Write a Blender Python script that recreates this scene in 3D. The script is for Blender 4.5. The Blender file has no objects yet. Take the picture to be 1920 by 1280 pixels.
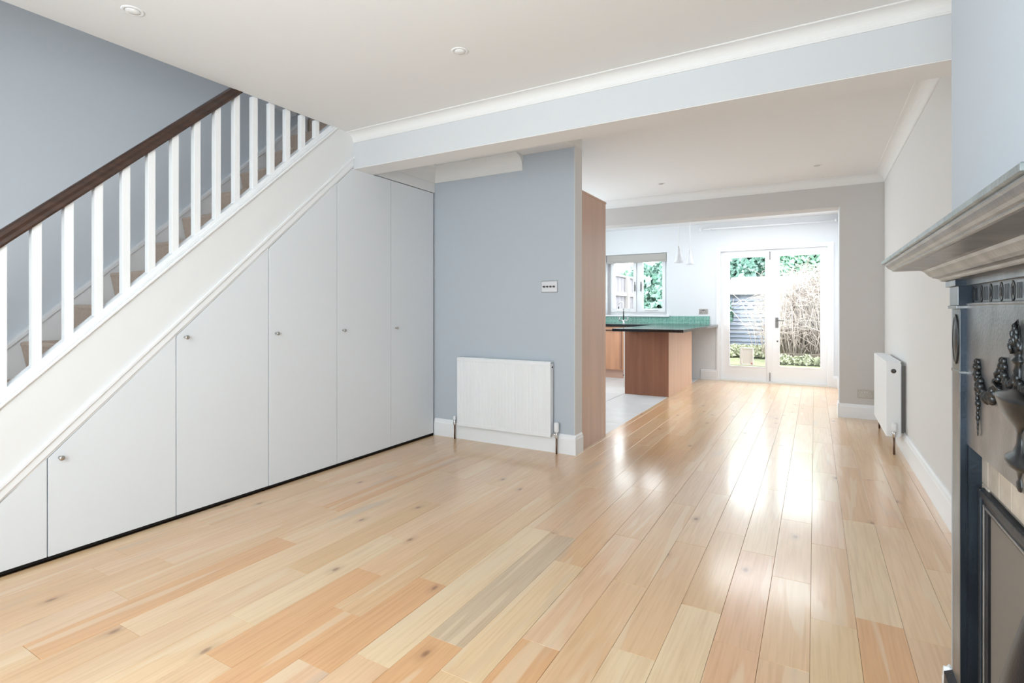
import bpy, math, random
import numpy as np
from mathutils import Vector
random.seed(7)
rng = np.random.default_rng(11)
S = bpy.context.scene
COL = S.collection

# ------------------------------------------------------------------ camera
cd = bpy.data.cameras.new('camera')
cam = bpy.data.objects.new('camera', cd); COL.objects.link(cam)
cam.location = (0, 0, 1.15)
cam.rotation_euler = (math.radians(90), 0, math.radians(29.758))
cd.sensor_width = 36; cd.lens = 992.8/1920*36
cd.shift_y = -59.22/1920
cd.clip_start = .02
S.camera = cam

# ------------------------------------------------------------------ world, light, exposure
SKY = 5.2
w = bpy.data.worlds.new('overcast_sky'); S.world = w; w.use_nodes = True
nt = w.node_tree; bg = nt.nodes['Background']
bg.inputs[0].default_value = (0.92, 0.97, 1.01, 1); bg.inputs[1].default_value = SKY
def portal(loc, rot, sx, sy):
    l = bpy.data.lights.new('window_portal', 'AREA'); l.shape = 'RECTANGLE'; l.size = sx; l.size_y = sy
    l.cycles.is_portal = True
    o = bpy.data.objects.new('window_portal', l); o.location = loc; o.rotation_euler = rot; COL.objects.link(o)
R90 = math.pi/2
portal((-1.0, -.73, 1.43), (R90, 0, 0), 2.5, 1.95)          # front window, shines towards +Y
portal((-.58, 9.30, 1.05), (-R90, 0, 0), 1.55, 2.1)         # garden doors, shine towards -Y
portal((-2.75, 9.30, 1.6), (-R90, 0, 0), 1.1, 1.0)          # kitchen window
portal((-3.45, 1.7, 5.02), (0, 0, 0), .44, .7)              # unseen stairwell skylight, added for light from above
portal((-.6, 8.0, 2.72), (0, 0, 0), 1.4, .9)               # unseen roof light, added to brighten the rear room
portal((-3.99, 6.8, 1.7), (0, -R90, 0), 1.4, 2.9)             # unseen side window, added to light the kitchen
S.view_settings.view_transform = 'Standard'
S.view_settings.look = 'None'
S.view_settings.gamma = 1
S.view_settings.use_curve_mapping = False
S.view_settings.exposure = 0.68

# ------------------------------------------------------------------ materials
def lin(r, g, b):
    f = lambda c: (c/255/12.92) if c/255 <= .04045 else ((c/255+.055)/1.055)**2.4
    return (f(r), f(g), f(b), 1)
MATS = {}
def mat(name, rgb, rough=.6, metal=0, spec=.5, noise=0, nscale=(6, 6, 6), bump=0, bscale=300, coat=0):
    m = bpy.data.materials.new(name); m.use_nodes = True; n = m.node_tree; p = n.nodes['Principled BSDF']
    c = lin(*rgb)
    p.inputs['Base Color'].default_value = c; p.inputs['Roughness'].default_value = rough
    p.inputs['Metallic'].default_value = metal; p.inputs['Specular IOR Level'].default_value = spec
    p.inputs['Coat Weight'].default_value = coat; p.inputs['Coat Roughness'].default_value = .1
    tc = n.nodes.new('ShaderNodeNewGeometry')
    if noise:
        mp = n.nodes.new('ShaderNodeMapping'); mp.inputs['Scale'].default_value = nscale
        nz = n.nodes.new('ShaderNodeTexNoise'); nz.inputs['Scale'].default_value = 1; nz.inputs['Detail'].default_value = 5
        n.links.new(tc.outputs['Position'], mp.inputs[0]); n.links.new(mp.outputs[0], nz.inputs[0])
        rp = n.nodes.new('ShaderNodeValToRGB')
        rp.color_ramp.elements[0].position = .3; rp.color_ramp.elements[1].position = .7
        rp.color_ramp.elements[0].color = tuple(x*(1-noise) for x in c[:3])+(1,)
        rp.color_ramp.elements[1].color = tuple(min(1, x*(1+noise)) for x in c[:3])+(1,)
        n.links.new(nz.outputs[0], rp.inputs[0]); n.links.new(rp.outputs[0], p.inputs['Base Color'])
    if bump:
        b = n.nodes.new('ShaderNodeTexNoise'); b.inputs['Scale'].default_value = bscale
        bn = n.nodes.new('ShaderNodeBump'); bn.inputs['Strength'].default_value = bump; bn.inputs['Distance'].default_value = .002
        n.links.new(tc.outputs['Position'], b.inputs[0]); n.links.new(b.outputs[0], bn.inputs['Height'])
        n.links.new(bn.outputs[0], p.inputs['Normal'])
    MATS[name] = m
    return m
mat('ceiling_paint', (235, 235, 236), .9, bump=.05)
mat('cornice_paint', (233, 233, 233), .7)
mat('blue_paint', (188, 196, 205), .85, bump=.1)
mat('stair_paint', (212, 218, 225), .85, bump=.1)
mat('beam_paint', (210, 213, 217), .85, bump=.05)
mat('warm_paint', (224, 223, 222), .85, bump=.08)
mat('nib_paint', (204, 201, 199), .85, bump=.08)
mat('rear_paint', (226, 229, 233), .8)
mat('gloss_white', (240, 242, 245), .35)
mat('cupboard_white', (226, 230, 235), .45)
mat('spandrel_white', (232, 233, 234), .6)
mat('baluster_white', (241, 242, 244), .45)
mat('radiator_white', (238, 240, 243), .35)
mat('shadow_gap', (40, 36, 33), .9)
mat('handrail_wood', (62, 40, 30), .32, noise=.35, nscale=(60, 5, 60), coat=.3)
mat('carpet', (212, 194, 180), 1, spec=.1, noise=.08, nscale=(60, 60, 60), bump=.6, bscale=700)
mat('chrome', (215, 215, 218), .15, metal=1)
mat('brushed_steel', (190, 188, 186), .3, metal=1)
mat('dark_steel', (110, 108, 106), .35, metal=1)
mat('copper_pipe', (120, 98, 84), .4, metal=.8)
mat('dark_slot', (30, 30, 32), .7)
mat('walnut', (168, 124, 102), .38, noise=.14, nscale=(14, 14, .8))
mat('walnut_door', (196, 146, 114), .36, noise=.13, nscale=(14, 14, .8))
mat('walnut_sheen', (200, 166, 146), .33, noise=.08, nscale=(14, 14, .8))  # walnut with its washed-out sheen put into the colour
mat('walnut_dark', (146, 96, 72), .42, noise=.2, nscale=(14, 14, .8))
mat('walnut_lit_side', (218, 178, 150), .33, noise=.08, nscale=(14, 14, .8))  # paler copy of walnut: light from the garden doors put into the colour
mat('walnut_edge', (205, 170, 150), .5)
mat('granite', (26, 26, 30), .12, noise=.4, nscale=(80, 80, 80))
mat('cast_iron', (120, 122, 124), .30, metal=.85, noise=.22, nscale=(14, 14, 9), bump=.25, bscale=120)
mat('cast_iron_panel', (148, 150, 152), .33, metal=.85, noise=.22, nscale=(16, 16, 12), bump=.3, bscale=140)
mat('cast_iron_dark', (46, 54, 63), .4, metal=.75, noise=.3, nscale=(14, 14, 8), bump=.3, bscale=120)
mat('soot_iron', (50, 50, 54), .34, metal=.7, noise=.3, nscale=(10, 10, 6), bump=.2)
mat('ornament_iron', (66, 68, 70), .3, metal=.85, noise=.3, nscale=(30, 30, 30))
mat('aged_steel', (176, 170, 162), .45, metal=.5)
mat('satin_plate', (226, 227, 232), .4, metal=.2)
mat('shelf_patina', (136, 144, 146), .32, metal=.5, noise=.3, nscale=(30, 30, 30), bump=.4, bscale=150)
mat('hearth_tile', (186, 176, 164), .25, noise=.1, nscale=(30, 30, 30))
mat('grout', (120, 112, 104), .9)
mat('kitchen_tile', (214, 216, 218), .35, noise=.05, nscale=(6, 6, 6))
mat('tile_grout', (175, 176, 178), .9)
mat('subfloor', (110, 82, 56), .9)
mat('fabric_blind', (178, 175, 170), .9, bump=.3)
mat('pvc_white', (236, 236, 232), .4)
mat('shed_board', (146, 151, 166), .9, noise=.14, nscale=(2, 2, 30))
mat('shed_roof', (160, 154, 162), .9, noise=.08, nscale=(8, 8, 8))
mat('fence_wood', (128, 122, 128), .9, noise=.12, nscale=(20, 20, 1.5))
mat('fence_rail', (160, 154, 152), .9)
mat('lawn', (124, 126, 98), 1, spec=.1, noise=.3, nscale=(9, 9, 9))
mat('paving', (140, 136, 130), .9, noise=.12, nscale=(5, 5, 5))
mat('twig', (190, 176, 166), .9, noise=.2, nscale=(4, 4, 4))
mat('sleeper', (92, 82, 72), .9, noise=.25, nscale=(2, 2, 20))
mat('leaf_dark', (126, 160, 146), .5, noise=.4, nscale=(3, 3, 3))
mat('leaf_mid', (156, 190, 168), .5, noise=.4, nscale=(3, 3, 3))
mat('leaf_light', (172, 174, 146), .6, noise=.3, nscale=(4, 4, 4))
mat('bark', (96, 84, 70), .95)
mat('red_badge', (200, 60, 50), .5)

def thin_glass(name, tint=(.97, .99, .985, 1), gl=.06, second='ShaderNodeBsdfGlossy'):
    m = bpy.data.materials.new(name); m.use_nodes = True; n = m.node_tree; n.nodes.clear()
    out = n.nodes.new('ShaderNodeOutputMaterial'); mx = n.nodes.new('ShaderNodeMixShader')
    t = n.nodes.new('ShaderNodeBsdfTransparent'); g = n.nodes.new(second)
    t.inputs[0].default_value = tint; g.inputs['Roughness'].default_value = .01 if 'Glossy' in second else .5; g.inputs[0].default_value = (.95, .96, .98, 1)
    mx.inputs[0].default_value = gl
    n.links.new(t.outputs[0], mx.inputs[1]); n.links.new(g.outputs[0], mx.inputs[2]); n.links.new(mx.outputs[0], out.inputs[0])
    MATS[name] = m
thin_glass('pane_glass', gl=.008); thin_glass('shade_glass', (.97, .98, 1, 1), .45, 'ShaderNodeBsdfDiffuse')

def plank_material():
    m = bpy.data.materials.new('oak_plank'); m.use_nodes = True; n = m.node_tree; L = n.links; p = n.nodes['Principled BSDF']
    N = lambda t, **k: (lambda q: ([setattr(q, a, b) for a, b in k.items()], q)[1])(n.nodes.new(t))
    geo = N('ShaderNodeNewGeometry'); oi = N('ShaderNodeObjectInfo')
    off = N('ShaderNodeVectorMath', operation='MULTIPLY_ADD')
    rnd = N('ShaderNodeCombineXYZ')
    L.new(oi.outputs['Random'], rnd.inputs[0]); L.new(oi.outputs['Random'], rnd.inputs[1]); L.new(oi.outputs['Random'], rnd.inputs[2])
    off.inputs[1].default_value = (37, 91, 13)
    L.new(rnd.outputs[0], off.inputs[0]); L.new(geo.outputs['Position'], off.inputs[2])
    def noise(sc, det, dist=0):
        mp = N('ShaderNodeMapping'); mp.inputs['Scale'].default_value = sc
        nz = N('ShaderNodeTexNoise'); nz.inputs['Scale'].default_value = 1; nz.inputs['Detail'].default_value = det; nz.inputs['Distortion'].default_value = dist
        L.new(off.outputs[0], mp.inputs[0]); L.new(mp.outputs[0], nz.inputs[0]); return nz
    fine = noise((90, 3.5, 5), 5); mid = noise((16, 1.1, 1), 2.5, .8); big = noise((10, .75, 1), 2, .4)
    def ramp(src, stops):
        r = N('ShaderNodeValToRGB'); e = r.color_ramp.elements
        while len(e) < len(stops): e.new(.5)
        for q, (pos, v) in zip(e, stops):
            q.position = pos; q.color = v if isinstance(v, tuple) else (v, v, v, 1)
        L.new(src, r.inputs[0]); return r
    def mix(mode, a, b, fac=1.0, facsock=None):
        x = N('ShaderNodeMix', data_type='RGBA', blend_type=mode)
        x.inputs[0].default_value = fac
        if facsock is not None: L.new(facsock, x.inputs[0])
        L.new(a, x.inputs[6]); 
        if isinstance(b, tuple): x.inputs[7].default_value = b
        else: L.new(b, x.inputs[7])
        return x.outputs[2]
    c = mix('MULTIPLY', oi.outputs['Color'], ramp(fine.outputs[0], [(.32, (.90, .87, .83, 1)), (.56, (1, 1, 1, 1))]).outputs[0])
    c = mix('MULTIPLY', c, ramp(mid.outputs[0], [(.22, (.955, .92, .885, 1)), (.60, (1, 1, 1, 1)), (.72, (1.0, .97, .92, 1))]).outputs[0])
    c = mix('MIX', c, lin(226, 202, 168), facsock=ramp(big.outputs[0], [(.60, 0.0), (.625, .55), (.8, .65)]).outputs[0])
    heart = noise((5, .9, 1), 3, .5)
    c = mix('MIX', c, lin(205, 158, 116), facsock=ramp(heart.outputs[0], [(.28, .45), (.44, 0.0)]).outputs[0])
    grey = noise((7, 1.2, 1), 2, .3)
    c = mix('MIX', c, lin(186, 168, 150), facsock=ramp(grey.outputs[0], [(.66, 0.0), (.76, .5)]).outputs[0])
    wave = noise((3.5, .9, 1), 0)
    # knots
    mp = N('ShaderNodeMapping'); mp.inputs['Scale'].default_value = (3.4, 1.8, 1)
    L.new(off.outputs[0], mp.inputs[0])
    wob = N('ShaderNodeVectorMath', operation='MULTIPLY_ADD'); wob.inputs[1].default_value = (.06, .06, 0)
    L.new(mid.outputs[1], wob.inputs[0]); L.new(mp.outputs[0], wob.inputs[2])
    vo = N('ShaderNodeTexVoronoi'); vo.inputs['Scale'].default_value = 1; vo.voronoi_dimensions = '2D'
    L.new(wob.outputs[0], vo.inputs['Vector'])
    sep = N('ShaderNodeSeparateColor'); L.new(vo.outputs['Color'], sep.inputs[0])
    gate = N('ShaderNodeMath', operation='GREATER_THAN'); gate.inputs[1].default_value = .72; L.new(sep.outputs[0], gate.inputs[0])
    k = ramp(vo.outputs['Distance'], [(.0, .8), (.025, .6), (.045, .2), (.12, 0.0)])
    kk = N('ShaderNodeMath', operation='MULTIPLY'); L.new(k.outputs[0], kk.inputs[0]); L.new(gate.outputs[0], kk.inputs[1])
    c = mix('MIX', c, lin(118, 74, 48), facsock=kk.outputs[0])
    L.new(c, p.inputs['Base Color'])
    p.inputs['Roughness'].default_value = .3
    p.inputs['Specular IOR Level'].default_value = .5
    p.inputs['Coat Weight'].default_value = .7; p.inputs['Coat Roughness'].default_value = .15; p.inputs['Coat IOR'].default_value = 1.5
    bn = N('ShaderNodeBump'); bn.inputs['Strength'].default_value = .1; bn.inputs['Distance'].default_value = .003
    L.new(wave.outputs[0], bn.inputs['Height']); L.new(bn.outputs[0], p.inputs['Normal']); L.new(bn.outputs[0], p.inputs['Coat Normal'])
    MATS['oak_plank'] = m
plank_material()

def mosaic_material():
    m = bpy.data.materials.new('green_mosaic'); m.use_nodes = True; n = m.node_tree; L = n.links; p = n.nodes['Principled BSDF']
    geo = n.nodes.new('ShaderNodeNewGeometry'); s = n.nodes.new('ShaderNodeSeparateXYZ'); c = n.nodes.new('ShaderNodeCombineXYZ')
    L.new(geo.outputs['Position'], s.inputs[0]); L.new(s.outputs[0], c.inputs[0]); L.new(s.outputs[2], c.inputs[1])
    b = n.nodes.new('ShaderNodeTexBrick'); b.offset = 0; b.inputs['Scale'].default_value = 1
    b.inputs['Brick Width'].default_value = .024; b.inputs['Row Height'].default_value = .024; b.inputs['Mortar Size'].default_value = .002
    b.inputs['Color1'].default_value = lin(70, 150, 135); b.inputs['Color2'].default_value = lin(110, 176, 160); b.inputs['Mortar'].default_value = lin(185, 205, 198)
    L.new(c.outputs[0], b.inputs['Vector']); L.new(b.outputs[0], p.inputs['Base Color']); p.inputs['Roughness'].default_value = .2
    MATS['green_mosaic'] = m
mosaic_material()

# ------------------------------------------------------------------ mesh builder
class MB:
    def __init__(s): s.v = []; s.f = []; s.sm = []
    def add(s, vs, fs, smooth=False):
        o = len(s.v); s.v += [tuple(map(float, p)) for p in vs]
        s.f += [tuple(i+o for i in f) for f in fs]; s.sm += [smooth]*len(fs); return s
    def box(s, x0, x1, y0, y1, z0, z1):
        x0, x1 = sorted((x0, x1)); y0, y1 = sorted((y0, y1)); z0, z1 = sorted((z0, z1))
        return s.add([(x0, y0, z0), (x1, y0, z0), (x1, y1, z0), (x0, y1, z0), (x0, y0, z1), (x1, y0, z1), (x1, y1, z1), (x0, y1, z1)],
                     [(3, 2, 1, 0), (4, 5, 6, 7), (0, 1, 5, 4), (1, 2, 6, 5), (2, 3, 7, 6), (3, 0, 4, 7)])
    def cham(s, x0, x1, y0, y1, z0, z1, c):          # box with chamfered top edges (planks, tiles)
        v = [(x0, y0, z0), (x1, y0, z0), (x1, y1, z0), (x0, y1, z0), (x0, y0, z1-c), (x1, y0, z1-c), (x1, y1, z1-c), (x0, y1, z1-c),
             (x0+c, y0+c, z1), (x1-c, y0+c, z1), (x1-c, y1-c, z1), (x0+c, y1-c, z1)]
        return s.add(v, [(0, 1, 5, 4), (1, 2, 6, 5), (2, 3, 7, 6), (3, 0, 4, 7), (4, 5, 9, 8), (5, 6, 10, 9), (6, 7, 11, 10), (7, 4, 8, 11), (8, 9, 10, 11)])
    def prism(s, axis, poly, a, b, smooth=False):    # poly in the two other axes (in order), extruded a..b
        def P(u, v, t): return {'X': (t, u, v), 'Y': (u, t, v), 'Z': (u, v, t)}[axis]
        n = len(poly); vs = [P(u, v, a) for u, v in poly]+[P(u, v, b) for u, v in poly]
        ar = sum(poly[i][0]*poly[(i+1) % n][1]-poly[(i+1) % n][0]*poly[i][1] for i in range(n))
        if axis == 'Y': ar = -ar
        if b < a: ar = -ar
        fs = [tuple(range(n-1, -1, -1)), tuple(range(n, 2*n))]+[(i, (i+1) % n, (i+1) % n+n, i+n) for i in range(n)]
        if ar < 0: fs = [f[::-1] for f in fs]
        return s.add(vs, fs, smooth)
    def lathe(s, prof, c, axis='Z', seg=20, sx=1, sy=1):   # prof: (radius, height)
        vs = []; fs = []
        for r, h in prof:
            for i in range(seg):
                a = 2*math.pi*i/seg; u, v = r*math.cos(a)*sx, r*math.sin(a)*sy
                vs.append({'Z': (c[0]+u, c[1]+v, c[2]+h), 'X': (c[0]+h, c[1]+u, c[2]+v), 'Y': (c[0]+v, c[1]+h, c[2]+u)}[axis])
        m = len(prof)
        for j in range(m-1):
            for i in range(seg):
                k = (i+1) % seg; fs.append((j*seg+i, j*seg+k, (j+1)*seg+k, (j+1)*seg+i))
        fs.append(tuple(range(seg-1, -1, -1))); fs.append(tuple(range((m-1)*seg, m*seg)))
        return s.add(vs, fs, True)
    def tube(s, pts, r, seg=8):
        pts = [Vector(p) for p in pts]; rs = r if isinstance(r, (list, tuple)) else [r]*len(pts)
        vs = []; fs = []; up = Vector((0, 0, 1))
        for i, p in enumerate(pts):
            d = (pts[min(i+1, len(pts)-1)]-pts[max(i-1, 0)]).normalized()
            u = up if abs(d.dot(up)) < .95 else Vector((1, 0, 0))
            a = d.cross(u).normalized(); b = d.cross(a).normalized()
            for k in range(seg):
                t = 2*math.pi*k/seg; vs.append(p+a*rs[i]*math.cos(t)+b*rs[i]*math.sin(t))
        for j in range(len(pts)-1):
            for i in range(seg):
                k = (i+1) % seg; fs.append((j*seg+i, j*seg+k, (j+1)*seg+k, (j+1)*seg+i))
        fs.append(tuple(range(seg-1, -1, -1))); fs.append(tuple(range((len(pts)-1)*seg, len(pts)*seg)))
        return s.add(vs, fs, True)
    def ball(s, c, rx, ry=None, rz=None, seg=12, rings=8):
        ry = ry or rx; rz = rz or rx; vs = []; fs = []
        for j in range(rings+1):
            t = .06+(math.pi-.12)*j/rings
            for i in range(seg):
                a = 2*math.pi*i/seg
                vs.append((c[0]+rx*math.sin(t)*math.cos(a), c[1]+ry*math.sin(t)*math.sin(a), c[2]-rz*math.cos(t)))
        for j in range(rings):
            for i in range(seg):
                k = (i+1) % seg; fs.append((j*seg+i, j*seg+k, (j+1)*seg+k, (j+1)*seg+i))
        return s.add(vs, fs, True)
    def loft(s, rings, close=False, smooth=False):
        n = len(rings[0]); vs = [p for r in rings for p in r]; fs = []
        for j in range(len(rings)-1):
            for i in range(n if close else n-1):
                k = (i+1) % n; fs.append((j*n+i, j*n+k, (j+1)*n+k, (j+1)*n+i))
        return s.add(vs, fs, smooth)

def rim(m, x0, x1, y0, y1, z0, z1, w, wt=None, wb=None):
    wt = w if wt is None else wt; wb = w if wb is None else wb
    m.box(x0, x0+w, y0, y1, z0, z1); m.box(x1-w, x1, y0, y1, z0, z1)
    m.box(x0+w, x1-w, y0+.0004, y1-.0004, z1-wt, z1)
    if wb: m.box(x0+w, x1-w, y0+.0004, y1-.0004, z0, z0+wb)
    return m

def obj(name, mb, m, parent=None, bevel=0, label=None, color=None):
    me = bpy.data.meshes.new(name)
    ox = parent['_o'] if parent is not None and '_o' in parent else (0, 0, 0)
    vs = [(a-ox[0], b-ox[1], c-ox[2]) for a, b, c in mb.v]
    me.from_pydata(vs, [], mb.f)
    if any(mb.sm): me.polygons.foreach_set('use_smooth', mb.sm)
    me.materials.append(MATS[m]); me.update()
    o = bpy.data.objects.new(name, me); COL.objects.link(o)
    if parent is not None:
        o.parent = parent; o['_o'] = list(ox)
    else: o['_o'] = [0, 0, 0]
    if bevel:
        b = o.modifiers.new('bevel', 'BEVEL'); b.width = bevel; b.segments = 2; b.limit_method = 'ANGLE'; b.angle_limit = .6
        b.harden_normals = False
    if label: o['label'] = label
    if color: o.color = color
    return o
def tag(o, label, cat, group=None, kind=None):
    if label: o['label'] = label
    if cat: o['category'] = cat
    if group: o['group'] = group
    if kind: o['kind'] = kind
    return o
def thing(name, loc, label, cat, group=None, kind=None):
    o = bpy.data.objects.new(name, None); o.location = loc; o.empty_display_size = .1; COL.objects.link(o); o['_o'] = list(loc)
    return tag(o, label, cat, group, kind)
def struct(name, mb, m, label=None, cat=None, bevel=0):
    o = obj(name, mb, m, bevel=bevel); o['kind'] = 'structure'
    return tag(o, label, cat)

# ------------------------------------------------------------------ dimensions
XC = -3.046; XL = -3.87; XR = .63; YF = -.62; YB = 3.892; YN = 6.696; YG = 9.184
ZC = 2.484; ZK = 2.57

# ------------------------------------------------------------------ floor
fl = struct('floor', MB().box(XL-.1, XR+.15, YF-.1, YG+.12, -.08, -.02), 'subfloor', 'pale varnished oak plank floor running from the living room to the garden doors', 'floor')
PW = .1465
JN = {-20: [1.26, 1.66], -19: [1.12], -18: [1.32], -17: [1.07], -15: [.97, 2.2], -14: [1.56, 2.51], -13: [1.21], -11: [1.44, 2.42], -10: [1.78], -9: [1.28], -8: [1.48, 2.47, 3.69], -7: [3.38], -6: [1.63, 2.62], -5: [3.22, 3.95], -4: [1.74], -3: [2.13, 2.92, 3.44, 4.16, 4.95], -2: [1.95, 2.75, 3.77], -1: [2.55, 3.27, 4.08, 4.88], 0: [3.0, 3.71, 4.34], 1: [2.36, 3.43, 4.58]}
TN = [(-1.42, 1.55, 'o'), (-1.14, 1.33, 'o'), (-1.25, 1.44, 'c'), (-1.09, 1.74, 'g'), (-.84, 1.54, 'o'), (-.69, 1.69, 'b'), (-.48, 1.67, 'c'), (-1.91, 1.82, 'c'), (-2.38, 2.89, 'o'), (-1.3, 2.37, 'c'), (-1.48, 1.18, 'o'), (-2.33, .92, 'o'), (-2.46, 1.23, 'b'), (-2.91, 1.55, 'b'), (-1.72, 1.15, 'o'), (-.41, 1.9, 'c'), (-.26, 2.08, 'p'), (-.24, 1.82, 'p'), (-.11, 2.06, 'b'), (.06, 2.53, 'b'), (.19, 2.16, 'o'), (.21, 2.62, 'c'), (-.15, 2.8, 'b'), (-.56, 1.98, 'b')]
TONE = {'o': (219, 170, 122), 'c': (229, 202, 164), 'g': (204, 180, 150), 'b': (222, 184, 142), 'p': (219, 174, 134)}
FD = 1.0
for k in range(-21, 5):
    x0 = -.014+k*PW; x1 = x0+PW
    x0 = max(x0, XL if k > -21 else -3.04); x1 = min(x1, XR)
    if x1-x0 < .02: continue
    yend = YG+.02 if x1 > -1.67 else YB+.02
    js = sorted(JN.get(k, [])); 
    # extend towards both ends with random lengths
    y = (js[0] if js else random.uniform(.2, 1.2))
    ys = list(js) if js else [y]
    while ys[0] > YF+.9: ys.insert(0, ys[0]-random.uniform(.6, 1.25))
    ys[0:0] = [YF-.05] if ys[0] > YF+.1 else []
    full = [ys[0]]
    for q in ys[1:]:
        while q-full[-1] > 1.5: full.append(full[-1]+random.uniform(.6, 1.0))
        full.append(q)
    while full[-1] < yend-.45: full.append(full[-1]+random.uniform(.65, 1.3))
    full = [q for q in full if q < yend-.12]+[yend]
    for a, b in zip(full[:-1], full[1:]):
        tone = None
        for tx, ty, tt in TN:
            if x0 < tx < x1 and a < ty < b: tone = TONE[tt]
        if tone is None:
            tone = random.choice([(224, 187, 146), (225, 190, 150), (220, 181, 138), (227, 194, 156), (222, 183, 142), (224, 188, 150)])
            tone = tuple(c+random.uniform(-2, 2) for c in tone)
        c = lin(*tone)
        xa, xb = x0, x1
        if x0 < -1.67 < x1 and b > 4.7: pass
        g = .0004; dz = random.uniform(-.0004, .0004)
        obj('plank', MB().cham(xa+g, xb-g, a+g, b-g, -.02, dz, .0009), 'oak_plank', fl, color=c)
# kitchen tiles
tf = struct('floor', MB().box(XL, -1.675, 4.0, YG, -.03, -.006), 'tile_grout', 'pale grey tiled kitchen floor beside the oak planks', 'floor')
ty = 4.61
while ty < YG-.1:
    tx = -1.675
    while tx > -3.6:
        obj('tile', MB().cham(tx-.6+.003, tx-.003, ty+.003, min(ty+.6, YG)-.003, -.02, .001, .002), 'kitchen_tile', tf)
        tx -= .6
    ty += .6

# ------------------------------------------------------------------ walls and ceilings
# left stair wall
struct('wall_left', MB().box(XL-.1, XL, YF-.1, 4.04, -.05, 5.1), 'stair_paint')
kl = MB(); WY0, WY1, WZ0, WZ1 = 5.35, 8.25, 1.0, 2.4
kl.box(XL-.1, XL, 4.04, WY0, -.05, 2.7); kl.box(XL-.1, XL, WY1, YG+.1, -.05, 2.7); kl.box(XL-.1, XL, WY0, WY1, -.05, WZ0); kl.box(XL-.1, XL, WY0, WY1, WZ1, 2.7)
struct('wall_kitchen_left', kl, 'rear_paint')
w3 = MB()  # frame of an unseen window, added to bring light into the kitchen
for a, b in ((WY0, WY0+.06), (WY1-.06, WY1), (6.27, 6.33), (7.27, 7.33)): w3.box(XL-.08, XL-.03, a, b, WZ0, WZ1)
w3.box(XL-.078, XL-.032, WY0, WY1, WZ0, WZ0+.06); w3.box(XL-.078, XL-.032, WY0, WY1, WZ1-.06, WZ1)
w3o = struct('window_added', w3, 'gloss_white')
obj('glass', MB().box(XL-.058, XL-.053, WY0+.04, WY1-.04, WZ0+.04, WZ1-.04), 'pane_glass', w3o)
# front wall with a wide window opening (behind the camera)
fw = MB(); FX0, FX1, FZ0, FZ1 = -2.25, .25, .45, 2.4
fw.box(XL, FX0, YF-.12, YF, -.05, 5.1); fw.box(FX1, XR+.1, YF-.12, YF, -.05, 2.7)
fw.box(FX0, FX1, YF-.12, YF, -.05, FZ0); fw.box(FX0, FX1, YF-.12, YF, FZ1, 5.1)
struct('wall_front', fw, 'warm_paint')
w2 = MB()
for a, b in ((FX0, FX0+.07), (FX1-.07, FX1), (-1.45, -1.39), (-.61, -.55)): w2.box(a, b, YF-.09, YF-.03, FZ0, FZ1)
w2.box(FX0, FX1, YF-.088, YF-.032, FZ0, FZ0+.07); w2.box(FX0, FX1, YF-.088, YF-.032, FZ1-.07, FZ1)
w2o = struct('window_2', w2, 'gloss_white')
obj('glass', MB().box(FX0+.05, FX1-.05, YF-.065, YF-.06, FZ0+.05, FZ1-.05), 'pane_glass', w2o)
# right wall + chimney breast
struct('wall_right', MB().box(XR, XR+.12, YF-.1, YN+.15, -.05, 2.75), 'warm_paint')
struct('wall_chimney_breast', MB().box(.325, XR, .46, 1.855, -.01, ZC), 'blue_paint')
# radiator wall (blue) and its return
struct('wall_middle', MB().box(XC-.02, -1.655, YB, 4.04, -.01, 2.6), 'blue_paint')
# painted return of that wall, facing the room's right
struct('trim_1', MB().box(-1.655, -1.651, YB, 4.04, .0, 2.452), 'warm_paint')
struct('trim_12', MB().box(-1.655, -1.650, 3.098, 4.04, 2.4525, 2.57), 'cornice_paint')
# wall between stair void and kitchen
struct('wall_stair_end', MB().box(XL, XC, 4.04, 4.12, -.05, 5.1), 'stair_paint')
# nib and lintel
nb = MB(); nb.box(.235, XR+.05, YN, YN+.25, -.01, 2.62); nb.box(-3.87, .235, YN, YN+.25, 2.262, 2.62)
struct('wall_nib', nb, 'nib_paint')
# rear right wall
struct('wall_rear_right', MB().box(.31, .43, YN+.25, YG+.1, -.01, 2.7), 'rear_paint')
# thin paler slab on the nib reveal, its lit edge put in as colour
struct('trim_2', MB().box(.228, .235, YN+.01, YN+.25, 0, 2.262), 'rear_paint')
# garden wall with door and window openings
gw = MB(); DX0, DX1, DZ1 = -1.383, .215, 2.15; KX0, KX1, KZ0, KZ1 = -3.29, -2.20, 1.06, 2.134
gw.box(XL, KX0, YG, YG+.28, -.05, 2.7); gw.box(KX1, DX0, YG, YG+.28, -.05, 2.7); gw.box(DX1, .45, YG, YG+.28, -.05, 2.7)
gw.box(KX0, KX1, YG, YG+.28, -.05, KZ0); gw.box(KX0, KX1, YG, YG+.28, KZ1, 2.7); gw.box(DX0, DX1, YG, YG+.28, DZ1, 2.7)
struct('wall_garden', gw, 'rear_paint')
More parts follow.
